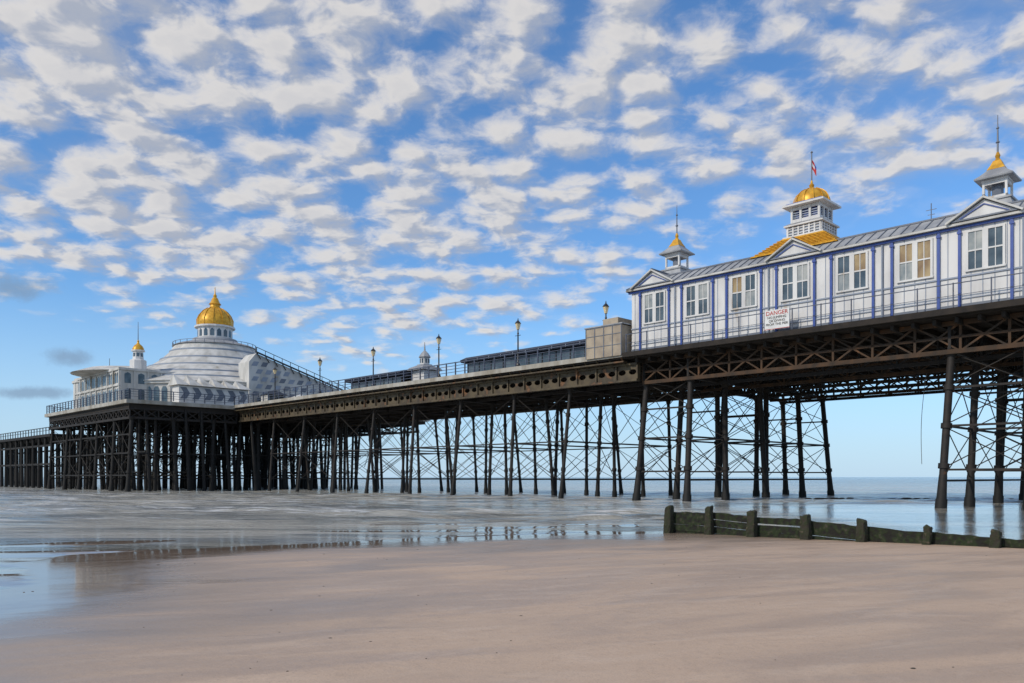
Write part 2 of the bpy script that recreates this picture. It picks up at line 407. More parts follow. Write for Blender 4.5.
for sg in (-1,1):
    for z0,z1 in((17.78,17.99),(16.99,17.2)):
        g.box(cs_-.84,cs_+.84,ct+sg*.91-.05,ct+sg*.91+.05,z0,z1); g.box(cs_+sg*.91-.05,cs_+sg*.91+.05,ct-.84,ct+.84,z0,z1)
    for z in (17.3,17.45,17.6):
        g.box(cs_-.84,cs_+.84,ct+sg*.88-.02,ct+sg*.88+.02,z,z+.06,3); g.box(cs_+sg*.88-.02,cs_+sg*.88+.02,ct-.84,ct+.84,z,z+.06,3)
g.box(cs_-1.38,cs_+1.38,ct-1.38,ct+1.38,18.0,18.12,0); g.box(cs_-1.2,cs_+1.2,ct-1.2,ct+1.2,18.12,18.22,1)
g.obj('lantern',[WHITE,BLUE,ROOF,GROOVE],T)
g=MB(bo); g.lathe(c,[(1.12,18.22),(1.12,18.38),(1.06,18.6),(.93,18.84),(.72,19.04),(.46,19.18),(.24,19.27),(.13,19.36),(.17,19.5),(.09,19.6),(.05,19.8)],16)
for k in range(12):
    a=2*math.pi*k/12; pr=[(1.15,18.25),(1.15,18.38),(1.09,18.6),(.96,18.85),(.74,19.06),(.47,19.2)]
    p=[(c[0]+r*math.cos(a),c[1]+r*math.sin(a),z) for r,z in pr]
    for u,v in zip(p[:-1],p[1:]): g.beam(u,v,.05,.05)
g.obj('dome',[GOLD],T,smooth=True)
g=MB(bo); g.lathe(c,[(.05,19.7),(.04,21.6),(.09,21.65),(.03,21.75)],6); g.obj('flagpole',[ROOFD],T)
g=MB(bo)
for k in range(6):
    a=k*.08;b_=a+.08; f=lambda u:(cs_-.05-u*.5,ct-.05+math.sin(u*11)*.05+u*.3)
    p,q=f(a),f(b_)
    for j in range(3):
        z0=20.55+j*.2
        g.poly([(*p,z0-a*1.1),(*q,z0-b_*1.1),(*q,z0+.2-b_*1.1),(*p,z0+.2-a*1.1)],[0,1,0][j] if k<3 else [0,0,2][j])
g.obj('flag',[RED,SIGNW,BLUE],T,recalc=False)
T.location=A*.45+Vector((0,0,-.40))
g=MB(bo); g.tube((-17.6,6,14.8),(-17.6,6,16.9),.03,.03,5); g.beam((-17.3,6,16.5),(-17.9,6,16.5),.03,.03); g.beam((-17.4,6,16.2),(-17.8,6,16.2),.03,.03); g.obj('aerial',[ROOFD],B)

so=pier((-10.95,-.95,9.1)); SG=thing('warning_sign',so,'white danger board with red heading fixed to the railing','sign')
g=MB(so); g.box(-11.75,-10.15,-.93,-.89,9.15,10.3); g.box(-11.78,-10.12,-.935,-.931,9.12,9.15,1); g.obj('board',[SIGNW,RED],SG)
def text(body,size,s_,t_,z,m,parent,po_):
    cu=bpy.data.curves.new('lettering','FONT'); cu.body=body; cu.size=size; cu.align_x='CENTER'; cu.align_y='CENTER'; cu.extrude=.006
    o=bpy.data.objects.new('tmp',cu); COL.objects.link(o)
    dg=bpy.context.evaluated_depsgraph_get(); me=bpy.data.meshes.new_from_object(o.evaluated_get(dg)); bpy.data.objects.remove(o)
    me.materials.clear(); me.materials.append(m)
    x=-A; z_=Vector((0,0,1)); n=x.cross(z_)
    M=Matrix.Identity(4)
    for i,v in enumerate((x,z_,n)): M.col[i][0:3]=v[:]
    me.transform(M)
    ob=bpy.data.objects.new('lettering',me); COL.objects.link(ob); ob.parent=parent; ob.location=pier((s_,t_,z))-po_
    return ob
text('DANGER',.36,-10.95,-.942,10.1,RED,SG,so)
text('NO JUMPING\nOR DIVING\nFROM THE PIER',.21,-10.95,-.942,9.62,BLACK,SG,so)

# ================================================================ CABIN
ko=pier((2.6,0,9)); K=thing('service_cabin',ko,'beige panelled cabin behind screens at end of white building','cabin')
g=MB(ko); g.box(.95,4.3,-.9,2.6,8.8,11.0)
for s_ in(.95,1.75,2.55,3.4,4.24): g.box(s_,s_+.05,-.94,-.901,8.8,11.05,1)
for z in(9.6,10.4,11.0): g.box(.95,4.3,-.93,-.902,z,z+.04,1)
g.obj('wall',[BEIGE,ROOFD],K)
g=MB(ko); g.box(.85,4.4,-.95,2.7,11.07,11.15); g.box(1.8,3.2,-.2,1.5,11.16,11.75,1); g.obj('roof',[ROOF,BEIGE],K)
# ================================================================ LAMPS
def lamp(s_,t,first=[None]):
    if first[0] is None:
        o_=pier((0,0,0)); L=bpy.data.objects.new('street_lamp',None); COL.objects.link(L)
        g=MB(o_); g.lathe((0,0),[(.2,0),(.2,.3),(.12,.5),(.07,.6),(.055,2.9),(.09,2.95),(.05,3.1),(.05,3.3)],8)
        g.beam((-.32,0,2.8),(.32,0,2.8),.04,.04); g.obj('post',[BLACK],L,smooth=True)
        g=MB(o_); g.lathe((0,0),[(.12,3.3),(.24,3.75),(.22,3.8)],6); g.obj('lantern',[LAMPG],L)
        g=MB(o_); g.lathe((0,0),[(.28,3.8),(.2,3.92),(.06,4.05),(.02,4.25)],6); g.obj('lamp_cap',[BLACK],L)
        first[0]=L
        L.location=pier((s_,t,9.02)); r=L
    else:
        r=first[0].copy(); COL.objects.link(r); r.location=pier((s_,t,9.02))
        for ch in first[0].children:
            cc=ch.copy(); COL.objects.link(cc); cc.parent=r
    tag(r,'black lamp post with glazed lantern on the pier deck','street lamp','lamp posts along the pier deck')
for s_ in (3.4,12.7,23,33.4,43.5,53.5): lamp(s_,.4)
for s_ in (18,28.5,48): lamp(s_,14.2)
# ================================================================ SHELTERS
def shelter(s0,s1,hz_,label):
    o_=pier(((s0+s1)/2,6.5,9)); E=thing('shelter',o_,label,'shelter','glazed shelters on the pier deck')
    g=MB(o_)
    n=round((s1-s0)/1.6); q=hz_-11.4
    for k in range(n+1):
        s_=s0+(s1-s0)*k/n
        for t in(5.2,7.8): g.box(s_-.06,s_+.06,t-.06,t+.06,8.85,11.4+q)
    g.box(s0,s1,6.4,6.6,8.85,11.35+q); g.box(s0,s1,5.15,5.25,8.85,9.7)
    g.obj('frame',[BLACK],E)
    g=MB(o_)
    zz=[(4.6,11.4+q),(4.5,11.65+q),(5.3,12.0+q),(6.5,12.15+q),(7.7,12.0+q),(8.5,11.65+q),(8.4,11.4+q)]
    for a,b_ in zip(zz[:-1],zz[1:]):
        g.poly([(s0-.4,*a),(s1+.4,*a),(s1+.4,*b_),(s0-.4,*b_)])
    for s_ in(s0-.4,s1+.4): g.poly([(s_,*a) for a in zz])
    g.poly([(s0-.4,*zz[0]),(s1+.4,*zz[0]),(s1+.4,*zz[-1]),(s0-.4,*zz[-1])])
    x=s0
    while x<s1:
        g.box(x-.03,x+.03,4.47,4.5,11.42+q,11.66+q,1); x+=1.6
    g.obj('roof',[NAVY,GROOVE],E)
    g=MB(o_); g.box(s0+.1,s1-.1,5.18,5.21,9.71,11.3+q); g.obj('glazing',[GLASSB],E)
shelter(9.4,24.3,11.15,'long dark glazed shelter with navy curved roof on pier deck')
shelter(35,44.5,10.9,'low dark glazed shelter with navy roof on pier deck')
o_=pier((33.2,7,9)); E=thing('kiosk',o_,'small white kiosk with domed roof turret on pier deck','kiosk')
g=MB(o_); g.box(32.3,34.3,6.1,7.9,8.85,11.4); g.obj('wall',[WHITE],E)
g=MB(o_); g.lathe((33.3,7),[(1.4,11.41),(1.2,11.7),(.6,12.0),(.55,12.1)],sq=True); g.lathe((33.3,7),[(.6,12.8),(.65,12.9),(.4,13.3),(.1,13.6),(.03,14.5)],8,mi=0); g.obj('roof',[ROOF],E)
g=MB(o_); g.lathe((33.3,7),[(.5,12.1),(.5,12.8)],8)
for k in range(8):
    a=math.pi/8+k*math.pi/4; g.box(33.3+.42*math.cos(a)-.09,33.3+.42*math.cos(a)+.09,7+.42*math.sin(a)-.09,7+.42*math.sin(a)+.09,12.25,12.7,1)
g.obj('lantern',[WHITE,GLASSB],E)

# ================================================================ DOMED PAVILION
C=(82.3,6.2); ho=pier((*C,9)); H=thing('domed_pavilion',ho,'white low-roofed seaside pavilion with gold dome and turret','building')
NS=24
g=MB(ho); g.lathe(C,[(15.5,8.97),(15.5,12.3),(15.8,12.3),(15.8,12.6)],NS)
for k in range(NS):
    a=2*math.pi*k/NS; g.tube((C[0]+15.6*math.cos(a),C[1]+15.6*math.sin(a),9),(C[0]+15.6*math.cos(a),C[1]+15.6*math.sin(a),12.28),.2,n=6)
g.obj('wall',[WHITE2],H)
for k in range(NS):
    a=2*math.pi*(k+.5)/NS
    R=15.5*math.cos(math.pi/NS)
    ca,sa=math.cos(a),math.sin(a)
    if ca>.3: continue
    g=MB(ho)
    for off in(-1.1,0,1.1):
        pts=[]
        for du,z in((-.4,9.9),(.4,9.9),(.4,11.5),(.2,11.9),(-.2,11.9),(-.4,11.5)):
            u=du+off; pts.append((C[0]+(R+.03)*ca-u*sa,C[1]+(R+.03)*sa+u*ca,z))
        g.poly(pts)
    g.obj('window',[GLASSB],H,recalc=False)
# one sweeping concave roof with thin lead rolls
prf=[(15.9,12.61),(15.9,12.72),(13.8,13.55),(11.6,14.55),(9.4,15.75),(7.6,17.0),(6.3,18.3),(5.7,19.3)]
g=MB(ho); g.lathe(C,prf,48)
for r,z in prf[2:7]:
    K=48
    for k in range(K):
        a=2*math.pi*k/K; b_=2*math.pi*(k+1)/K
        g.beam((C[0]+r*math.cos(a),C[1]+r*math.sin(a),z+.06),(C[0]+r*math.cos(b_),C[1]+r*math.sin(b_),z+.06),.16,.2,1)
g.obj('roof',[WHITE2,GROOVE],H)
g=MB(ho); g.lathe(C,[(6.0,19.3),(5.4,19.6),(3.4,20.15),(3.1,20.6)],32); g.obj('roof_tier',[ROOF],H)
g=MB(ho); g.lathe(C,[(2.5,20.6),(2.5,22.2),(2.9,22.25),(2.9,22.5)],16,mi=0)
for k in range(16):
    a=2*math.pi*(k+.5)/16; R=2.5*math.cos(math.pi/16)+.02; ca,sa=math.cos(a),math.sin(a)
    g.poly([(C[0]+R*ca-u*sa,C[1]+R*sa+u*ca,z) for u,z in((-.3,20.85),(.3,20.85),(.3,21.7),(0,22.0),(-.3,21.7))],1)
g.obj('lantern',[WHITE,GLASSB],H,recalc=False)
for r,z,nn in((5.9,19.3,28),):
    g=MB(ho)
    for k in range(nn):
        a=2*math.pi*k/nn; b_=2*math.pi*(k+1)/nn
        p=(C[0]+r*math.cos(a),C[1]+r*math.sin(a)); q=(C[0]+r*math.cos(b_),C[1]+r*math.sin(b_))
        g.beam((*p,z),(*p,z+.5),.06,.06); g.beam((*p,z+.5),(*q,z+.5),.06,.06)
    g.obj('balustrade',[ROOFD],H)
g=MB(ho); g.lathe(C,[(2.5,22.5),(2.62,22.9),(2.55,23.5),(2.25,24.2),(1.75,24.8),(1.1,25.25),(.75,25.45),(.7,25.8),(.9,25.9),(.65,26.2),(.42,26.8),(.22,27.0),(.28,27.2),(.1,27.5),(.04,28.5)],24)
for k in range(12):
    a=2*math.pi*k/12
    pr=[(2.56,22.6),(2.6,23.5),(2.3,24.2),(1.8,24.8),(1.15,25.25)]
    p=[(C[0]+r*math.cos(a),C[1]+r*math.sin(a),z) for r,z in pr]
    for u,v in zip(p[:-1],p[1:]): g.beam(u,v,.1,.1)
g.obj('dome',[GOLD],H,smooth=True)
# shore-side sloping hall
g=MB(ho)
ZA,ZBB=16.6,12.0
prof=[(3.4,8.97),(19.5,8.97),(19.5,ZBB),(4.4,ZA),(3.4,ZA-1.2)]
sl_=(ZA-ZBB)/15.1
for s_ in(66.0,69): g.poly([(s_,t,z) for t,z in prof],0)
for i in range(5):
    a_,b_=prof[i],prof[(i+1)%5]; g.poly([(66.0,*a_),(66.0,*b_),(69,*b_),(69,*a_)],0)
for k in range(5):
    z=10.9+k*1.0; tr=min(19.0,4.0+(ZA-z-.75)/sl_)
    t=3.7+(k%2)*.6
    while t+1.0<tr:
        g.poly([(65.97,t,z),(65.97,t+.8,z),(65.97,t+1.15,z+.6),(65.97,t+.35,z+.6)],1 if (k+int(t))%3 else 2); t+=1.35
g.obj('sloping_hall',[WHITE2,GROOVE,ROOFD],H,recalc=False)
g=MB(ho)
g.beam((65.8,4.2,ZA+.2),(65.8,19.7,ZBB+.1),.2,.18,0)
t=4.4
while t<18.6:
    zt=ZA+.15-(t-4.4)*sl_
    g.beam((65.85,t,zt),(65.85,t+.6,zt-.9),.09,.1,0)
    g.beam((65.8,t,zt),(65.8,t,zt+.65),.06,.06,0)
    t+=1.25
g.beam((65.8,4.4,ZA+.8),(65.8,19.2,ZBB+.85),.07,.07,0)
g.obj('stair_rail',[BLACK],H)
for t in (5.2,7.6,10,12.4,14.8,17.2):
    g=MB(ho); g.poly([(65.93,t+u,z) for u,z in((-.7,9.4),(.7,9.4),(.7,10.6),(-.7,10.6))]); g.obj('window',[GLASSB],H,recalc=False)
# side wing
g=MB(ho); g.box(74,91.5,-10.2,-3,8.97,13.8); g.box(73.8,91.7,-10.4,-2.8,13.8,14.1)
g.lathe((83,-6),[(7.2,14.11),(5.0,14.9),(2,15.3)],24,mi=0)
s_=74.05
while s_<91.6:
    g.box(s_-.14,s_+.14,-10.36,-10.201,9,13.78); s_+=2.18
for t in(-10.1,-8.4,-6.7,-5,-3.2): g.box(73.84,73.999,t-.1,t+.1,9,13.78)
g.box(73.85,91.6,-10.4,-10.202,11.75,12.0)
g.obj('side_wing',[WHITE2,ROOF],H)
for k in range(8):
    s_=74.05+2.18*(k+.5)
    for z0,z1 in((9.6,11.5),(12.15,13.55)):
        g=MB(ho)
        for off in(-.42,.42):
            g.poly([(s_+off+u,-10.23,z) for u,z in((-.32,z0),(.32,z0),(.32,z1-.2),(0,z1),(-.32,z1-.2))])
        g.obj('window',[GLASSB],H,recalc=False)
for t in(-9.25,-7.55,-5.85,-4.1):
    for z0,z1 in((9.6,11.5),(12.15,13.55)):
        g=MB(ho)
        g.poly([(73.97,t+u,z) for u,z in((-.4,z0),(.4,z0),(.4,z1-.2),(0,z1),(-.4,z1-.2))])
        g.obj('window',[GLASSB],H,recalc=False)
g=MB(ho); g.lathe((91.5,-6.5),[(3.9,8.97),(3.9,13.4),(4.1,13.5),(4.1,13.8),(2.5,14.5),(.5,15.0)],14); g.obj('bow_end',[WHITE2],H)
c=(76.6,-7.0)
g=MB(ho); g.lathe(c,[(1.1,14.11),(1.1,15.5),(.72,15.7),(.66,16.7),(.9,16.75),(.9,16.9)],8,mi=0)
for k in range(8):
    a=2*math.pi*(k+.5)/8; R=.68*math.cos(math.pi/8)+.02; ca,sa=math.cos(a),math.sin(a)
    g.poly([(c[0]+R*ca-u*sa,c[1]+R*sa+u*ca,z) for u,z in((-.18,15.8),(.18,15.8),(.18,16.5),(-.18,16.5))],1)
T=g.obj('turret',[WHITE,GLASSB],H,recalc=False)
g=MB(ho); g.lathe(c,[(.75,16.9),(.72,17.15),(.52,17.5),(.22,17.75),(.11,18.0),(.15,18.15),(.05,18.3)],12); g.obj('dome',[GOLD],T,smooth=True)
g=MB(ho); g.lathe(c,[(.06,18.2),(.03,20.7)],5); g.obj('finial',[ROOFD],T)
g=MB(ho); c=(90.5,-6); g.lathe(c,[(.06,14.3),(.04,17.4)],5); g.obj('flagpole',[ROOFD],H)
# ride booth
o_=pier((63.8,-2.5,9)); E=thing('ride_booth',o_,'white angular fairground booth with dark chevrons on the pier head','booth')
g=MB(o_); g.box(63.4,65.4,-7,2,8.97,11.2,0)
for k in range(6):
    t=-7+1.5*k
    g.poly([(63.38,t+.15,9.6),(63.38,t+.9,9.6),(63.38,t+1.35,10.3),(63.38,t+.9,11.0),(63.38,t+.15,11.0),(63.38,t+.6,10.3)],1)
g.obj('front',[WHITE,ROOFD],E,recalc=False)
g=MB(o_)
for k in range(6):
    t=-7.4+1.6*k
    p=[(62.9,t,11.25),(62.9,t+1.6,11.25),(66,t+1.6,11.25),(66,t,11.25)]; ap=(64.6,t+.2,12.6+.12*(k%2)-.05*k)
    for i in range(4): g.poly([p[i],p[(i+1)%4],ap])
    g.poly(p)
g.obj('canopy',[WHITE2],E)
def stall(s_,t,w,h,m,label):
    o_=pier((s_,t,9)); E=thing('stall',o_,label,'stall','small stalls on the pier head')
    g=MB(o_); g.box(s_,s_+1.8,t,t+w,8.97,9+h*.72,0); g.box(s_-.02,s_-.005,t+.25,t+w-.25,9.9,9+h*.66,1); g.obj('counter',[WHITE2,BLACK],E)
    g=MB(o_); z=9+h*.73
    P_=[(s_-.6,t-.2,z),(s_-.6,t+w+.2,z),(s_+2,t+w+.2,z),(s_+2,t-.2,z)]; ap=(s_+.7,t+w/2,9+h)
    for i in range(4): g.poly([P_[i],P_[(i+1)%4],ap])
    g.poly(P_); g.obj('awning',[m],E)
stall(63,4.5,2.6,2.6,NAVY,'small stall with navy pointed awning')
stall(63,8.5,2.4,2.3,WHITE,'small stall with white pointed awning')
stall(63,12.2,2.6,2.6,NAVY,'small stall with navy pointed awning')

# ================================================================ LOW LANDING JETTY
jo=pier((95,-9,WZ)); J=thing('landing_jetty',jo,'low dark timber landing stage beyond the pier head','jetty')
g=MB(jo); g.box(97.3,160,-12,-3,6.0,6.4); g.obj('deck',[IRONK],J)
s_=98
while s_<160:
    for t in(-11.5,-7,-3.6):
        g=MB(jo); g.tube((s_,t,6.1),(s_+random.uniform(-.3,.3),t,-2.6),.22,.27,n=8); g.obj('pile',[IRONK],J)
    s_+=3.3
g=MB(jo)
for t in(-11.5,-3.6):
    for z in(4.6,1.8): g.box(97.5,160,t-.12,t+.12,z,z+.28)
s_=98
while s_<160: g.box(s_-.05,s_+.05,-12,-11.9,6.4,7.4); s_+=1.55
g.box(97.5,160,-12,-11.92,7.32,7.42); g.box(97.5,160,-11.99,-11.93,6.9,6.96)
g.obj('beams',[IRONK],J)

ro=pier((-15.9,9,7)); g=MB(ro)
pr=None
for k in range(15):
    z=7-k*.44; p=(-16.4+.25*math.sin(k*.22)+ (k/14)**2*.3,9,z)
    if pr: g.tube(pr,p,.018,n=5)
    pr=p
tag(g.obj('rope',[ROPE]),'thin rope hanging loose beneath the pier deck','rope')

# ================================================================ GROYNE
GA=Vector((4.55,24.35,0)); GD=Vector((R2,-R2,0)); GN=Vector((R2,R2,0))
GO=Vector((GA.x,GA.y,WZ)); G=thing('groyne',GO,'low algae-covered timber groyne with square posts on the sand','groyne')
def gm(p): return GA+GD*p[0]+GN*p[1]+Vector((0,0,p[2]))
posts=[.25,1.65,3.0,4.55,6.0,7.5,8.95,10.45,12.0,13.6,15.2]
tops=[-.86,-.88,-.96,-.99,-1.07,-1.14,-1.19,-1.27,-1.31,-1.35,-1.4]
for i,(u,z) in enumerate(zip(posts,tops)):
    g=MB(GO,gm); w=.105+random.uniform(-.025,.02); ln=random.uniform(-.12,.12); z+=random.uniform(-.04,.03)
    tl=random.uniform(-.04,.04)
    zs_=[-2.4,-1.75,-1.6,-1.45,-1.3,z-.12,z-.03,z]; wr=[1.25,1.2,1.12,1.08,1.04,1.0,.98,.78]
    for zi,(zz,k) in enumerate(zip(zs_,wr)):
        for a,b_ in((-1,-.8),(-.8,-1),(0,-1.02),(.8,-1),(1,-.8),(1.03,0),(1,.8),(.8,1),(0,1.02),(-.8,1),(-1,.8),(-1.03,0)):
            jj=lambda: random.uniform(-.014,.014)
            g.v.append(g.P((u+a*w*k+ln*(zz+1.7)+jj(),b_*w*1.1*k+jj(),zz+jj()*(1.5 if zi>5 else .5)+(tl*a if zi>5 else 0))))
    for r in range(len(zs_)-1):
        for i2 in range(12):
            j2=(i2+1)%12; g.f.append((r*12+i2,r*12+j2,r*12+12+j2,r*12+12+i2)); g.m.append(0)
    g.f.append(tuple((len(zs_)-1)*12+i2 for i2 in range(12))); g.m.append(0)
    g.obj('post',[POSTG],G)
for i in range(len(posts)-1):
    for r in range(4):
        g=MB(GO,gm)
        a,b_=posts[i],posts[i+1]
        h0=tops[i]-.17-r*.195; h1=tops[i+1]-.17-r*.195
        dz=random.uniform(-.012,.012)*(2.5 if r==0 else 1); tt=.13+random.uniform(0,.03)
        n=8; es=[random.uniform(-.022,.018) if r==0 else random.uniform(-.004,.004) for _ in range(n+1)]
        for k in range(n):
            f0,f1=k/n,(k+1)/n
            za,zb_=h0+(h1-h0)*f0+dz,h0+(h1-h0)*f1+dz
            ua,ub=a+(b_-a)*f0,a+(b_-a)*f1
            g.hexa([g.P(p) for p in((ua,tt,za-.185),(ub,tt,zb_-.185),(ub,tt+.09,zb_-.185),(ua,tt+.09,za-.185),(ua,tt,za+es[k]),(ub,tt,zb_+es[k+1]),(ub,tt+.09,zb_+es[k+1]),(ua,tt+.09,za+es[k]))])
        g.obj('plank',[WOODG],G)

bo2=Vector((24,62,WZ)); g=MB(bo2,world)
for k in range(70):
    x=23+k*.62; y=62-.05*k+random.uniform(-.3,.3); r=random.uniform(.2,.5)
    g.lathe((x,y),[(r*1.1,WZ-.3),(r,WZ+.0),(r*.5,WZ+random.uniform(.03,.12))],6,rot=random.random())
tag(g.obj('breakwater',[DARK]),'low line of dark rocks just above the sea','breakwater')

# ================================================================ BEACH + SEA
shore=[(-60,-30),(-22,-4),(-11.4,6.4),(-7.9,9.6),(-7.6,12.5),(-9.6,15.6),(-9.8,17.6),(-4.9,20.6),(-3.1,22.0),(1.5,24.2),(4.75,25.3)]
land=shore+[(5.0,24.9),(17,12.9),(60,-30)]
def grow(lo,hi,step,far,f=1.35):
    a=list(np.arange(lo,hi+1e-6,step)); st=step; x=hi; out=[]
    while x<far: st*=f; x+=st; out.append(x)
    st=step; x=lo; pre=[]
    while x>-far: st*=f; x-=st; pre.append(x)
    return np.array(pre[::-1]+a+out)
XS=grow(-18,22,.14,30000); YS=grow(1,34,.14,30000)
X,Y=np.meshgrid(XS,YS)
def segd(X,Y,pts):
    D=np.full(X.shape,1e9)
    for (x0,y0),(x1,y1) in zip(pts[:-1],pts[1:]):
        dx,dy=x1-x0,y1-y0; t=np.clip(((X-x0)*dx+(Y-y0)*dy)/(dx*dx+dy*dy),0,1)
        D=np.minimum(D,np.hypot(X-x0-t*dx,Y-y0-t*dy))
    return D
def inside(X,Y,poly):
    r=np.zeros(X.shape,bool); n=len(poly)
    for i in range(n):
        x0,y0=poly[i];x1,y1=poly[(i+1)%n]
        c=((y0>Y)!=(y1>Y)); xi=(x1-x0)*(Y-y0)/((y1-y0) if y1!=y0 else 1e-9)+x0
        r^=c&(X<xi)
    return r
def und(X,Y):
    return (np.sin(X*.55+Y*.9+1)*np.sin(Y*.75-X*.22)*.5+np.sin(X*1.3-Y*.6+2*np.sin(Y*.31))*.3+np.sin(X*.23+Y*1.9)*.2)
def ridges(X,Y):
    q=X*.22-Y*.60+1.3*np.sin(X*.21+1)+.8*np.sin(Y*.33+X*.1)
    return np.sin(q*1.5)*.45+np.sin(q*3.3+1.7*np.sin(X*.3))*.35+np.sin(q*6.5+2.2*np.sin(X*.5+Y*.2))*.16+np.sin(q*12+3*np.sin(X*.8))*.06
def height(X,Y):
    D=segd(X,Y,shore); I=inside(X,Y,land)
    zl=WZ+.001+.011*np.minimum(D,14)+.004*np.clip(D-14,0,60)
    zl=zl+und(X,Y)*.008*np.clip(D/1.5,.15,1)+ridges(X,Y)*.014*np.clip((D-1)/4,0,1)
    zs=WZ-.006*D
    zs=np.maximum(zs+und(X*.6,Y*1.6)*.034*np.exp(-D/8)+.014*np.exp(-((D-3.2)/1.4)**2),WZ-5)
    g=(X-GA.x)*R2+(Y-GA.y)*R2
    zs=np.where((g>0)&(X>4.6),np.minimum(zs,WZ-.15),zs)
    return np.where(I,zl,zs)
Z=height(X,Y)
def sheet(name,X,Y,Z,m):
    ny,nx=X.shape
    v=np.stack([X,Y,Z],-1).reshape(-1,3)
    idx=np.arange(nx*ny).reshape(ny,nx)
    f=np.stack([idx[:-1,:-1],idx[:-1,1:],idx[1:,1:],idx[1:,:-1]],-1).reshape(-1,4)
    me=bpy.data.meshes.new(name); me.from_pydata(v.tolist(),[],f.tolist()); me.materials.append(m)
    me.polygons.foreach_set('use_smooth',[True]*len(me.polygons))
    o=bpy.data.objects.new(name,me); COL.objects.link(o); o['kind']='structure'
    return o
m=bpy.data.materials.new('sand'); m.use_nodes=True; nt=m.node_tree; L=nt.links; b=nt.nodes['Principled BSDF']
def nd(t,**k):
    n=nt.nodes.new(t)
    for a,v in k.items(): setattr(n,a,v)
    return n
def noise(vec,scale,detail=4,rough=.5,stretch=None,rot=0,dist=0):
    if stretch:
        mp=nd('ShaderNodeMapping'); mp.inputs['Rotation'].default_value=(0,0,rot)
        m2=nd('ShaderNodeMapping'); m2.inputs['Scale'].default_value=stretch
        L.new(vec,mp.inputs[0]); L.new(mp.outputs[0],m2.inputs[0]); vec=m2.outputs[0]
    n=nd('ShaderNodeTexNoise'); n.inputs['Scale'].default_value=scale; n.inputs['Detail'].default_value=detail; n.inputs['Roughness'].default_value=rough; n.inputs['Distortion'].default_value=dist
    L.new(vec,n.inputs['Vector']); return n.outputs['Fac']
def mrange(v,a,b_,c=0,d_=1,smooth=True):
    n=nd('ShaderNodeMapRange'); n.interpolation_type='SMOOTHSTEP' if smooth else 'LINEAR'
    L.new(v,n.inputs[0])
    for i,q in enumerate((a,b_,c,d_)): n.inputs[i+1].default_value=q
    return n.outputs[0]
def mth(op,a,b_=None,c=None):
    n=nd('ShaderNodeMath',operation=op)
    for i,q in enumerate((a,b_,c)):
        if q is None: continue
        if isinstance(q,(int,float)): n.inputs[i].default_value=q
        else: L.new(q,n.inputs[i])
    return n.outputs[0]
def mixc(f,a,b_):
    n=nd('ShaderNodeMix',data_type='RGBA')
    for i,q in((0,f),(6,a),(7,b_)):
        if isinstance(q,tuple): n.inputs[i].default_value=(*q,1)
        elif isinstance(q,(int,float)): n.inputs[i].default_value=q
        else: L.new(q,n.inputs[i])
    return n.outputs[2]
pos=nd('ShaderNodeNewGeometry').outputs['Position']
sep=nd('ShaderNodeSeparateXYZ'); L.new(pos,sep.inputs[0])
n_big=noise(pos,.30,4,.55,(.8,1.6,1),-.35,1.0)
n_str=noise(pos,.34,4,.5,(.45,1.7,1),-.35,1.8)
n_str2=noise(pos,1.3,6,.62,(.5,1.6,1),-.30,1.2)
n_fine=noise(pos,55,3,.65)
n_mid=noise(pos,7,5,.65)
hz=mth('SUBTRACT',sep.outputs['Z'],WZ)
wv=mth('ADD',hz,mth('MULTIPLY',mth('SUBTRACT',n_big,.5),.10))
wet=mrange(wv,.01,.085,1,0)
film=mrange(mth('ADD',hz,mth('MULTIPLY',mth('SUBTRACT',n_str2,.5),.035)),.008,.036,1,0)
dry=mixc(mrange(n_str,.40,.60),(.53,.385,.275),(.445,.32,.23))
dry=mixc(mth('MULTIPLY',mrange(n_str2,.47,.66),.55),dry,(.585,.44,.325))
dry=mixc(mth('MULTIPLY',mrange(n_fine,.52,.72),.42),dry,(.22,.155,.11))
dry=mixc(mth('MULTIPLY',mrange(n_mid,.50,.75),.34),dry,(.34,.245,.18))
wetc=mixc(n_str2,(.30,.225,.17),(.21,.16,.125))
colr=mixc(wet,dry,wetc)
L.new(colr,b.inputs['Base Color'])
damp=mrange(n_str,.42,.58,.58,.40)
cd=nd('ShaderNodeCombineXYZ'); [L.new(damp,cd.inputs[i]) for i in range(3)]
rg=mixc(wet,cd.outputs[0],(.26,.26,.26)); rg=mixc(film,rg,(.04,.04,.04))
L.new(rg,b.inputs['Roughness'])
bp=nd('ShaderNodeBump'); bp.inputs['Distance'].default_value=.03
h=mth('ADD',mth('MULTIPLY',n_mid,.42),mth('MULTIPLY',n_fine,.11)); h=mth('ADD',h,mth('MULTIPLY',n_str2,1.2))
bs=mth('MULTIPLY',mrange(wet,0,1,.6,.12,False),mrange(film,0,1,1,.3,False))
L.new(h,bp.inputs['Height']); L.new(bs,bp.inputs['Strength']); L.new(bp.outputs[0],b.inputs['Normal'])
sheet('beach',X,Y,Z,m)
m=bpy.data.materials.new('sea_water'); m.use_nodes=True; nt=m.node_tree; L=nt.links; b=nt.nodes['Principled BSDF']
pos=nd('ShaderNodeNewGeometry').outputs['Position']
sep=nd('ShaderNodeSeparateXYZ'); L.new(pos,sep.inputs[0])
calm=mth('MULTIPLY',mrange(sep.outputs['X'],6,15,0,1),mrange(sep.outputs['Y'],44,60,1,0))
near=mth('MULTIPLY',mrange(sep.outputs['Y'],18,30,0,1),mrange(calm,0,1,1,.10,False))
w1=noise(pos,.6,5,.6,(.5,1.5,1),.12,.8)
w2=noise(pos,3.0,5,.65,(.6,1.4,1),-.15,.6)
foamn=noise(pos,.13,6,.68,(.4,1.9,1),.16,1.2)
foamb=noise(pos,1.1,5,.7,(.35,3.2,1),.1,.5)
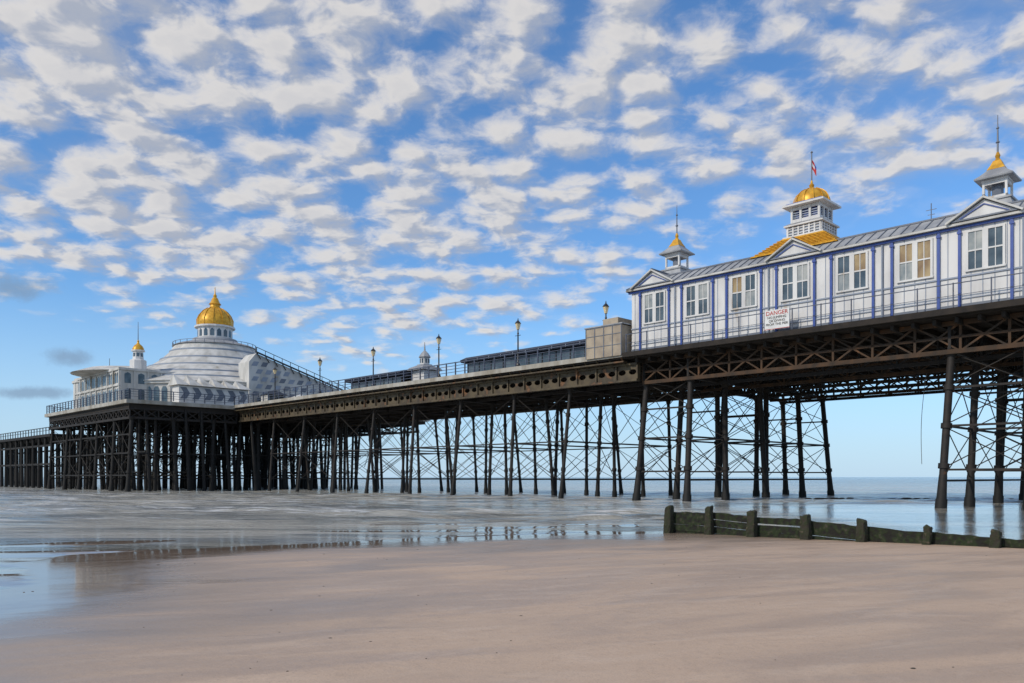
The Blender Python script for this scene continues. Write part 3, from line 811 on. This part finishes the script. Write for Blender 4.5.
foam=mth('MULTIPLY',mrange(foamn,.47,.58),mrange(foamb,.48,.60))
foam=mth('MULTIPLY',foam,mrange(sep.outputs['Y'],25,36,0,.72))
foam=mth('MULTIPLY',foam,mrange(calm,0,1,1,.15,False))
glint_mix=mrange(noise(pos,.15,5,.62,(.45,2.0,1),.1,1.0),.42,.62)
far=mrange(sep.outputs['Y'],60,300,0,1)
c0=mixc(glint_mix,(.44,.42,.36),(.17,.18,.17)); c0=mixc(far,c0,(.17,.23,.26))  # paler patches paint silvery glints into the water colour, beside darker water
L.new(mixc(foam,c0,(.78,.79,.80)),b.inputs['Base Color'])
rgh=mixc(near,(.04,.04,.04),(.12,.12,.12)); L.new(mixc(foam,rgh,(.55,.55,.55)),b.inputs['Roughness'])
b.inputs['IOR'].default_value=1.38
bp=nd('ShaderNodeBump'); bp.inputs['Distance'].default_value=.45
h=mth('ADD',mth('MULTIPLY',w1,1.2),mth('MULTIPLY',w2,.5)); h=mth('ADD',h,mth('MULTIPLY',foam,.06))
L.new(h,bp.inputs['Height']); L.new(mrange(near,0,1,.025,.7,False),bp.inputs['Strength']); L.new(bp.outputs[0],b.inputs['Normal'])
xs=grow(-62,46,.32,40000,1.3); ys=grow(12,75,.25,40000,1.3); Xw,Yw=np.meshgrid(xs,ys)
rng=np.random.RandomState(3); Zw=np.zeros(Xw.shape)
for i in range(30):
    lam=rng.uniform(.9,4.6); th=math.pi/2+rng.normal(0,.42); k=2*math.pi/lam
    Zw+=lam*.0050*np.sin(k*(Xw*math.cos(th)+Yw*math.sin(th))+rng.uniform(0,6.28)+1.2*np.sin(Xw*.13+i))
amp=np.clip((Yw-23)/9,0,1)*np.clip((150-Yw)/75,0,1)*np.clip((Xw+130)/60,0,1)*np.clip((110-Xw)/60,0,1)
calm_=np.clip((Xw-6)/9,0,1)*np.clip((60-Yw)/16,0,1)
bnd=.5+.5*np.sin(Yw*.22+Xw*.05+1.2*np.sin(Xw*.09))
Zw=WZ+Zw*amp*(.5+.8*bnd)*(1-.92*calm_)
sheet('sea',Xw,Yw,Zw,m)
g=MB((0,10,WZ),world)
for k in range(80):
    y=5.5+random.random()**1.3*14; x=random.uniform(-.62,.7)*y
    if not inside(np.array([x]),np.array([y]),land)[0]: continue
    if (x-GA.x)*R2+(y-GA.y)*R2>-.3: continue
    z=float(height(np.array([x]),np.array([y]))[0]); r=random.uniform(.003,.009)*(1+.03*y)
    if random.random()<.08: r*=2
    b0=len(g.v); g.lathe((x,y),[(r,z-.004),(r*.8,z+r*.3),(r*.3,z+r*.5)],5,rot=random.random()*6)
    el=random.uniform(1,2.4)
    for i in range(b0,len(g.v)): g.v[i].x=(g.v[i].x-x)*el+x
o=g.obj('seaweed_debris',[WEED]); tag(o,'small dark bits of seaweed and shell scattered on sand','seaweed'); o['kind']='stuff'

# ================================================================ WORLD
wd_=bpy.data.worlds.new('World'); S.world=wd_; wd_.use_nodes=True; nt=wd_.node_tree; L=nt.links
for n in list(nt.nodes): nt.nodes.remove(n)
SE=math.radians(34); SR=math.radians(236)
sky=nd('ShaderNodeTexSky'); sky.sky_type='NISHITA'; sky.sun_disc=False; sky.sun_elevation=SE; sky.sun_rotation=SR
sky.air_density=1.0; sky.dust_density=.3; sky.ozone_density=3.0
tc=nd('ShaderNodeTexCoord').outputs['Generated']
sp=nd('ShaderNodeSeparateXYZ'); L.new(tc,sp.inputs[0]); dx,dy,dz=sp.outputs
tint=nd('ShaderNodeMix',data_type='RGBA',blend_type='MULTIPLY'); tint.inputs[0].default_value=1
L.new(sky.outputs[0],tint.inputs[6]); tint.inputs[7].default_value=(.80,1.16,1.45,1)
bg1=nd('ShaderNodeBackground'); bg1.inputs[1].default_value=.115
haze=mixc(mrange(dz,-.02,.24,.85,0),tint.outputs[2],(4.4,5.9,7.6)); L.new(haze,bg1.inputs[0])
zc=mth('ADD',mth('MAXIMUM',dz,0.0),.20)
px=mth('DIVIDE',dx,zc); py=mth('DIVIDE',dy,zc)
cv=nd('ShaderNodeCombineXYZ'); L.new(px,cv.inputs[0]); L.new(py,cv.inputs[1]); pv=cv.outputs[0]
def off(v,o):
    n=nd('ShaderNodeVectorMath',operation='ADD'); L.new(v,n.inputs[0]); n.inputs[1].default_value=o; return n.outputs[0]
wn=nd('ShaderNodeTexNoise'); wn.inputs['Scale'].default_value=9; wn.inputs['Detail'].default_value=2; L.new(pv,wn.inputs['Vector'])
wv_=nd('ShaderNodeVectorMath',operation='MULTIPLY_ADD'); L.new(wn.outputs['Color'],wv_.inputs[0]); wv_.inputs[1].default_value=(.06,.06,0); L.new(pv,wv_.inputs[2])
wp=wv_.outputs[0]
def cn(v,det):
    a=noise(v,12,det,.58)
    vo=nd('ShaderNodeTexVoronoi',feature='SMOOTH_F1',voronoi_dimensions='2D'); vo.inputs['Scale'].default_value=9.0; vo.inputs['Smoothness'].default_value=.6
    L.new(v,vo.inputs['Vector'])
    return mth('ADD',mth('MULTIPLY',a,.60),mth('MULTIPLY',vo.outputs['Distance'],-.34))
bign=noise(pv,2.0,3,.5)
big=mth('MULTIPLY',bign,.40)
nA=cn(wp,7); nB=cn(off(wp,(-.022,-.034,0)),3)
hyp=mth('MAXIMUM',mth('ABSOLUTE',dy),.05)
u=mth('DIVIDE',dx,hyp); v=mth('DIVIDE',dz,hyp)
fc=nd('ShaderNodeFloatCurve'); L.new(mth('ADD',mth('MULTIPLY',u,.5),.5),fc.inputs[1]); fc.inputs[0].default_value=1
cu=fc.mapping.curves[0]
pts=[(0,.27),(.18,.245),(.30,.20),(.37,.165),(.52,.175),(.58,.24),(.66,.31),(.74,.34),(.82,.32),(1,.32)]
cu.points[0].location=pts[0]; cu.points[1].location=pts[-1]
for p in pts[1:-1]: cu.points.new(*p)
fc.mapping.update()
vb=fc.outputs[0]
cov=mrange(mth('SUBTRACT',v,vb),-.06,.08)
thr=mth('SUBTRACT',.53,mth('MULTIPLY',cov,.20))
thr=mth('SUBTRACT',thr,mrange(u,-.3,.35,.025,-.015))
df=mth('SUBTRACT',mth('ADD',nA,big),thr)
dens=mrange(df,-.12,.15)
veil=mth('MULTIPLY',mrange(mth('ADD',bign,mth('MULTIPLY',mth('SUBTRACT',nA,.16),.6)),.38,.62),mth('MULTIPLY',cov,.34))
dens=mth('MULTIPLY',dens,mrange(cov,0,.25,.0,1))
dens=mth('MAXIMUM',dens,veil)
def blob(cu_,cv_,ru,rv):
    wob=mth('MULTIPLY',mth('SUBTRACT',noise(tc,38,5,.65),.5),1.7)
    a=mth('POWER',mth('DIVIDE',mth('SUBTRACT',u,cu_),ru),2); c=mth('POWER',mth('DIVIDE',mth('SUBTRACT',v,cv_),rv),2)
    return mrange(mth('ADD',mth('SQRT',mth('ADD',a,c)),wob),.2,1.25,.7,0)
bl=mth('MAXIMUM',blob(-.625,.236,.06,.016),blob(-.555,.150,.032,.013))
bl=mth('MAXIMUM',bl,blob(-.60,.105,.06,.008))
lit=mrange(mth('SUBTRACT',nA,nB),-.08,.08)
core=mrange(df,.06,.26)
cc=mixc(lit,(.44,.48,.57),(.82,.79,.76))
cc=mixc(mth('MULTIPLY',core,.32),cc,(.50,.52,.58))
bg2=nd('ShaderNodeBackground'); L.new(cc,bg2.inputs[0]); bg2.inputs[1].default_value=.93
bg3=nd('ShaderNodeBackground'); bg3.inputs[0].default_value=(.22,.32,.46,1)
mx=nd('ShaderNodeMixShader'); L.new(mth('MULTIPLY',dens,.93),mx.inputs[0]); L.new(bg1.outputs[0],mx.inputs[1]); L.new(bg2.outputs[0],mx.inputs[2])
mx2=nd('ShaderNodeMixShader'); L.new(bl,mx2.inputs[0]); L.new(mx.outputs[0],mx2.inputs[1]); L.new(bg3.outputs[0],mx2.inputs[2])
ou=nd('ShaderNodeOutputWorld'); L.new(mx2.outputs[0],ou.inputs[0])
sl=bpy.data.lights.new('sun','SUN'); sl.energy=2.35; sl.angle=math.radians(3); sl.color=(1,.91,.78)
so_=bpy.data.objects.new('sun',sl); COL.objects.link(so_)
sd=Vector((math.sin(SR)*math.cos(SE),math.cos(SR)*math.cos(SE),math.sin(SE)))
so_.rotation_euler=sd.to_track_quat('Z','Y').to_euler()
cam=bpy.data.cameras.new('camera'); cam.lens=28.125; cam.sensor_width=36; cam.shift_y=.1323; cam.clip_end=60000; cam.clip_start=.1
co=bpy.data.objects.new('camera',cam); COL.objects.link(co); co.location=(0,0,0); co.rotation_euler=(math.radians(90),0,0)
S.camera=co
S.view_settings.view_transform='Standard'; S.view_settings.look='None'; S.view_settings.exposure=0
